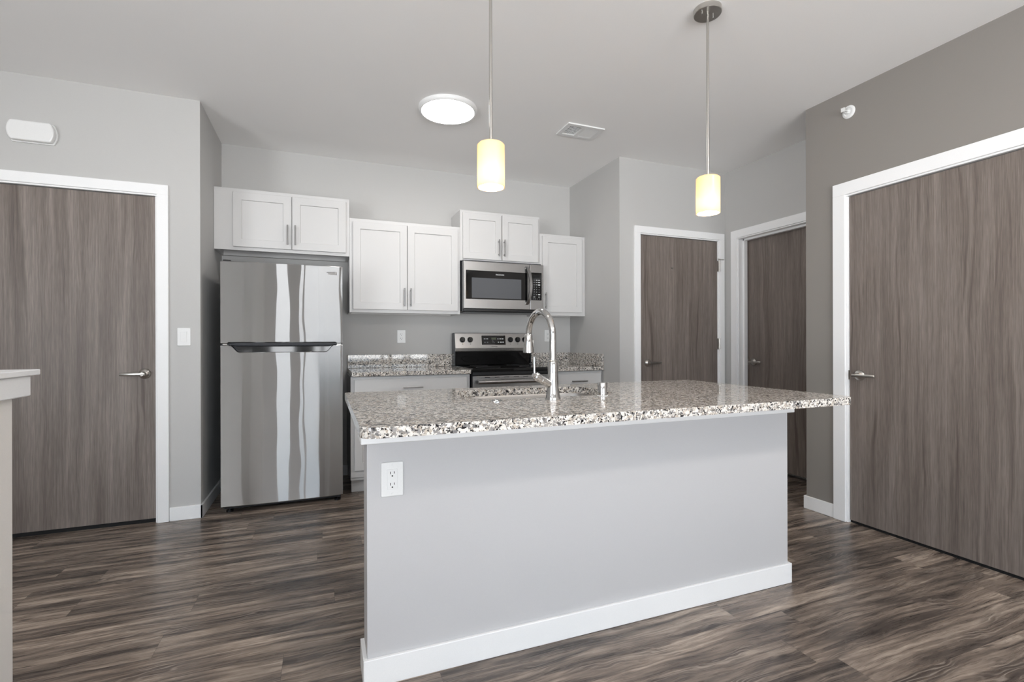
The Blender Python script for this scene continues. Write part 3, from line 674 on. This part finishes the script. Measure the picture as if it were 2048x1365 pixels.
# ------------------------------------------------------------------ wall plates (facing -Y)
def outlet(label, x, z, y, group=None):
    t = thing('outlet', label, 'outlet', (x, y, z), group)
    MB().prism(rrect(x - .037, x + .037, z - .058, z + .058, .004, 3), 'y', y - .006, y).build('cover_plate', 'plastic', t, bevel=.0025)
    rc = MB().box(x - .0168, x + .0168, y - .0075, y - .0055, z - .034, z + .034, .0006, 1).build('receptacle', 'plastic', t)
    for dz in (.019, -.019):
        MB().box(x - .0075, x - .0053, y - .0079, y - .0074, z + dz - .001, z + dz + .0075).build('slot', 'slot', rc)
        MB().box(x + .0053, x + .0075, y - .0079, y - .0074, z + dz, z + dz + .0075).build('slot', 'slot', rc)
        MB().lathe((x, y - .0074, z + dz - .0075), [(.0026, 0), (.0026, -.0005)], 'y', 14).build('slot', 'slot', rc)
    for dz in (.049, -.049): MB().lathe((x, y - .006, z + dz), [(.003, 0), (.0025, -.001)], 'y', 14).build('screw', 'plastic', t)
outlet('white duplex outlet on the pale grey front of the island', .219, .685, 1.687, 'white wall outlets')
outlet('white outlet on the back wall above the counter left of the range', .663, 1.201, YB, 'white wall outlets')
outlet('white outlet on the back wall behind the faucet, right of the range', 2.124, 1.211, YB, 'white wall outlets')
t = thing('light_switch', 'white rocker light switch on the left wall beside the door', 'light switch', (-.8385, YL, 1.188))
MB().prism(rrect(-.8755, -.8015, 1.130, 1.246, .004, 3), 'y', YL - .006, YL).build('cover_plate', 'plastic', t, bevel=.0025)
MB().prism([(YL - .0055, 1.154), (YL - .0075, 1.154), (YL - .0105, 1.222), (YL - .0055, 1.222)], 'x', -.8553, -.8217).build('rocker', 'plastic', t, bevel=.0006)
# emergency / chime box high on the left wall
t = thing('wall_fixture', 'white rounded box fixture mounted high on the left wall', 'wall fixture', (-1.60, YL, 2.395))
def pill(grow, y0, y1, name, bev):
    xa, xb, za, zb = -1.690 - grow, -1.497 + grow, 2.334 - grow, 2.456 + grow; n = 14; pts = []
    for i in range(n + 1):
        a = -1 + 2 * i / n; pts.append((xb + .018 * (1 - a * a), (za + zb) / 2 + (zb - za) / 2 * a))
    for i in range(n + 1):
        a = 1 - 2 * i / n; pts.append((xa - .018 * (1 - a * a), (za + zb) / 2 + (zb - za) / 2 * a))
    MB().prism(pts, 'y', y0, y1).build(name, 'plastic', t, False, bev)
pill(.000, YL - .012, YL, 'back_plate', .002); pill(-.004, YL - .048, YL - .0125, 'cover', .008)

# ------------------------------------------------------------------ ceiling fixtures
def disc_light(label, x, y, mat='disc'):
    t = thing('ceiling_light', label, 'ceiling light', (x, y, H))
    MB().lathe((x, y, H), [(.178, -.026), (.186, -.027), (.195, -.020), (.198, -.010), (.198, 0)], 'z', 64, (False, True)).build('rim', 'plastic', t, True)
    MB().lathe((x, y, H), [(.05, -.0262), (.178, -.0255), (.179, -.0235)], 'z', 64, (True, True)).build('diffuser', mat, t, True)
disc_light('round white glowing flush ceiling light over the kitchen floor', .80, 3.245)
disc_light('round white flush fill light added on the living area ceiling, behind the camera', 2.0, -.7, 'disc_fill')      # added lamp out of view, fills the half wall and right door
def vent():
    x0, x1, y0, y1 = 1.663, 1.966, 3.128, 3.332; z = H
    t = thing('ceiling_vent', 'white rectangular ceiling vent with two louvred halves', 'vent', ((x0 + x1) / 2, (y0 + y1) / 2, H))
    xm = (x0 + x1) / 2 - .012; e = .032
    m = MB()
    for a, b, c_, d in ((x0, x0 + e, y0, y1), (x1 - e, x1, y0, y1), (x0 + e, x1 - e, y0, y0 + e), (x0 + e, x1 - e, y1 - e, y1), (xm - .004, xm + .02, y0 + e, y1 - e)): m.box(a, b, c_, d, z - .010, z - .0005)
    m.build('frame', 'plastic', t)
    MB().box(x0 + e, x1 - e, y0 + e, y1 - e, z - .0015, z - .0005).build('duct', 'dark', t)
    g = MB()
    for i in range(9): xx = x0 + e + (xm - .004 - x0 - e) * (i + .5) / 9; g.box(xx - .0013, xx + .0013, y0 + e, y1 - e, z - .0050, z - .002)
    for i in range(8): yy = y0 + e + (y1 - y0 - 2 * e) * (i + .5) / 8; g.box(x0 + e, xm - .004, yy - .0014, yy + .0014, z - .0054, z - .002)
    g.build('grid', 'plastic', t)
    g = MB(); n = 10; a0 = xm + .02; wd = (x1 - e - a0) / n
    for i in range(n):
        xx = a0 + wd * i; g.prism([(xx + .0005, z - .0035), (xx + wd * .86, z - .0105), (xx + wd * .86, z - .0090), (xx + .0005, z - .0020)], 'y', y0 + e, y1 - e)
    g.build('louvers', 'plastic', t)
vent()
def pendant(label, x, y, zt=1.932, zb=1.762, r=.0545):
    t = thing('pendant_light', label, 'pendant light', (x, y, H), 'pendant lights over the island')
    cp = MB().lathe((x, y, H), [(.0635, 0), (.0635, -.022), (.0615, -.0245), (.010, -.0245)], 'z', 56).build('canopy', 'nickel', t, True)
    for dx in (-.034, .034): MB().tube([(x + dx, y, H - .0245), (x + dx, y, H - .034)], .003, 10).build('screw', 'chrome', cp, True)
    MB().tube([(x, y, H - .0245), (x, y, zt + .012)], .0063, 16).build('rod', 'nickel', t, True)
    MB().lathe((x, y, zt - .045), [(.017, 0), (.017, .043)], 'z', 24).build('socket', 'nickel', t, True)
    MB().lathe((x, y, 0), [(.012, zt + .003), (r - .006, zt + .003), (r, zt - .003), (r, zb), (r - .004, zb), (r - .004, zt - .006), (.012, zt - .004)], 'z', 56, (False, False)).build('shade', 'shade', t, True)
    MB().lathe((x, y, zt - .162), [(.004, 0), (.016, .004), (.024, .014), (.028, .028), (.026, .044), (.018, .060), (.014, .070)], 'z', 28).build('bulb', 'bulb', t, True)
pendant('brushed nickel pendant with opal glass shade, the nearer left one over the island', .625, 1.83)
pendant('brushed nickel pendant with opal glass shade, the right one with its canopy in view', 1.722, 1.83)
# sprinkler head on the accent wall
t = thing('sprinkler_head', 'white sidewall fire sprinkler on the taupe wall above the large door', 'sprinkler', (XW, 2.092, 2.598))
MB().lathe((XW, 2.092, 2.598), [(.040, 0), (.040, -.003), (.034, -.007), (.026, -.008), (.024, -.004), (.015, -.004)], 'x', 40).build('escutcheon', 'plastic', t, True)
MB().lathe((XW, 2.092, 2.598), [(.013, -.003), (.013, -.016), (.009, -.020), (.009, -.026)], 'x', 24).build('body', 'plastic', t, True)
MB().tube([(XW - .02, 2.084, 2.598), (XW - .038, 2.082, 2.598), (XW - .05, 2.090, 2.598)], .003, 10).tube([(XW - .02, 2.100, 2.598), (XW - .038, 2.102, 2.598), (XW - .05, 2.094, 2.598)], .003, 10).box(XW - .06, XW - .018, 2.081, 2.103, 2.611, 2.613).box(XW - .056, XW - .052, 2.080, 2.104, 2.590, 2.612).build('deflector', 'plastic', t)
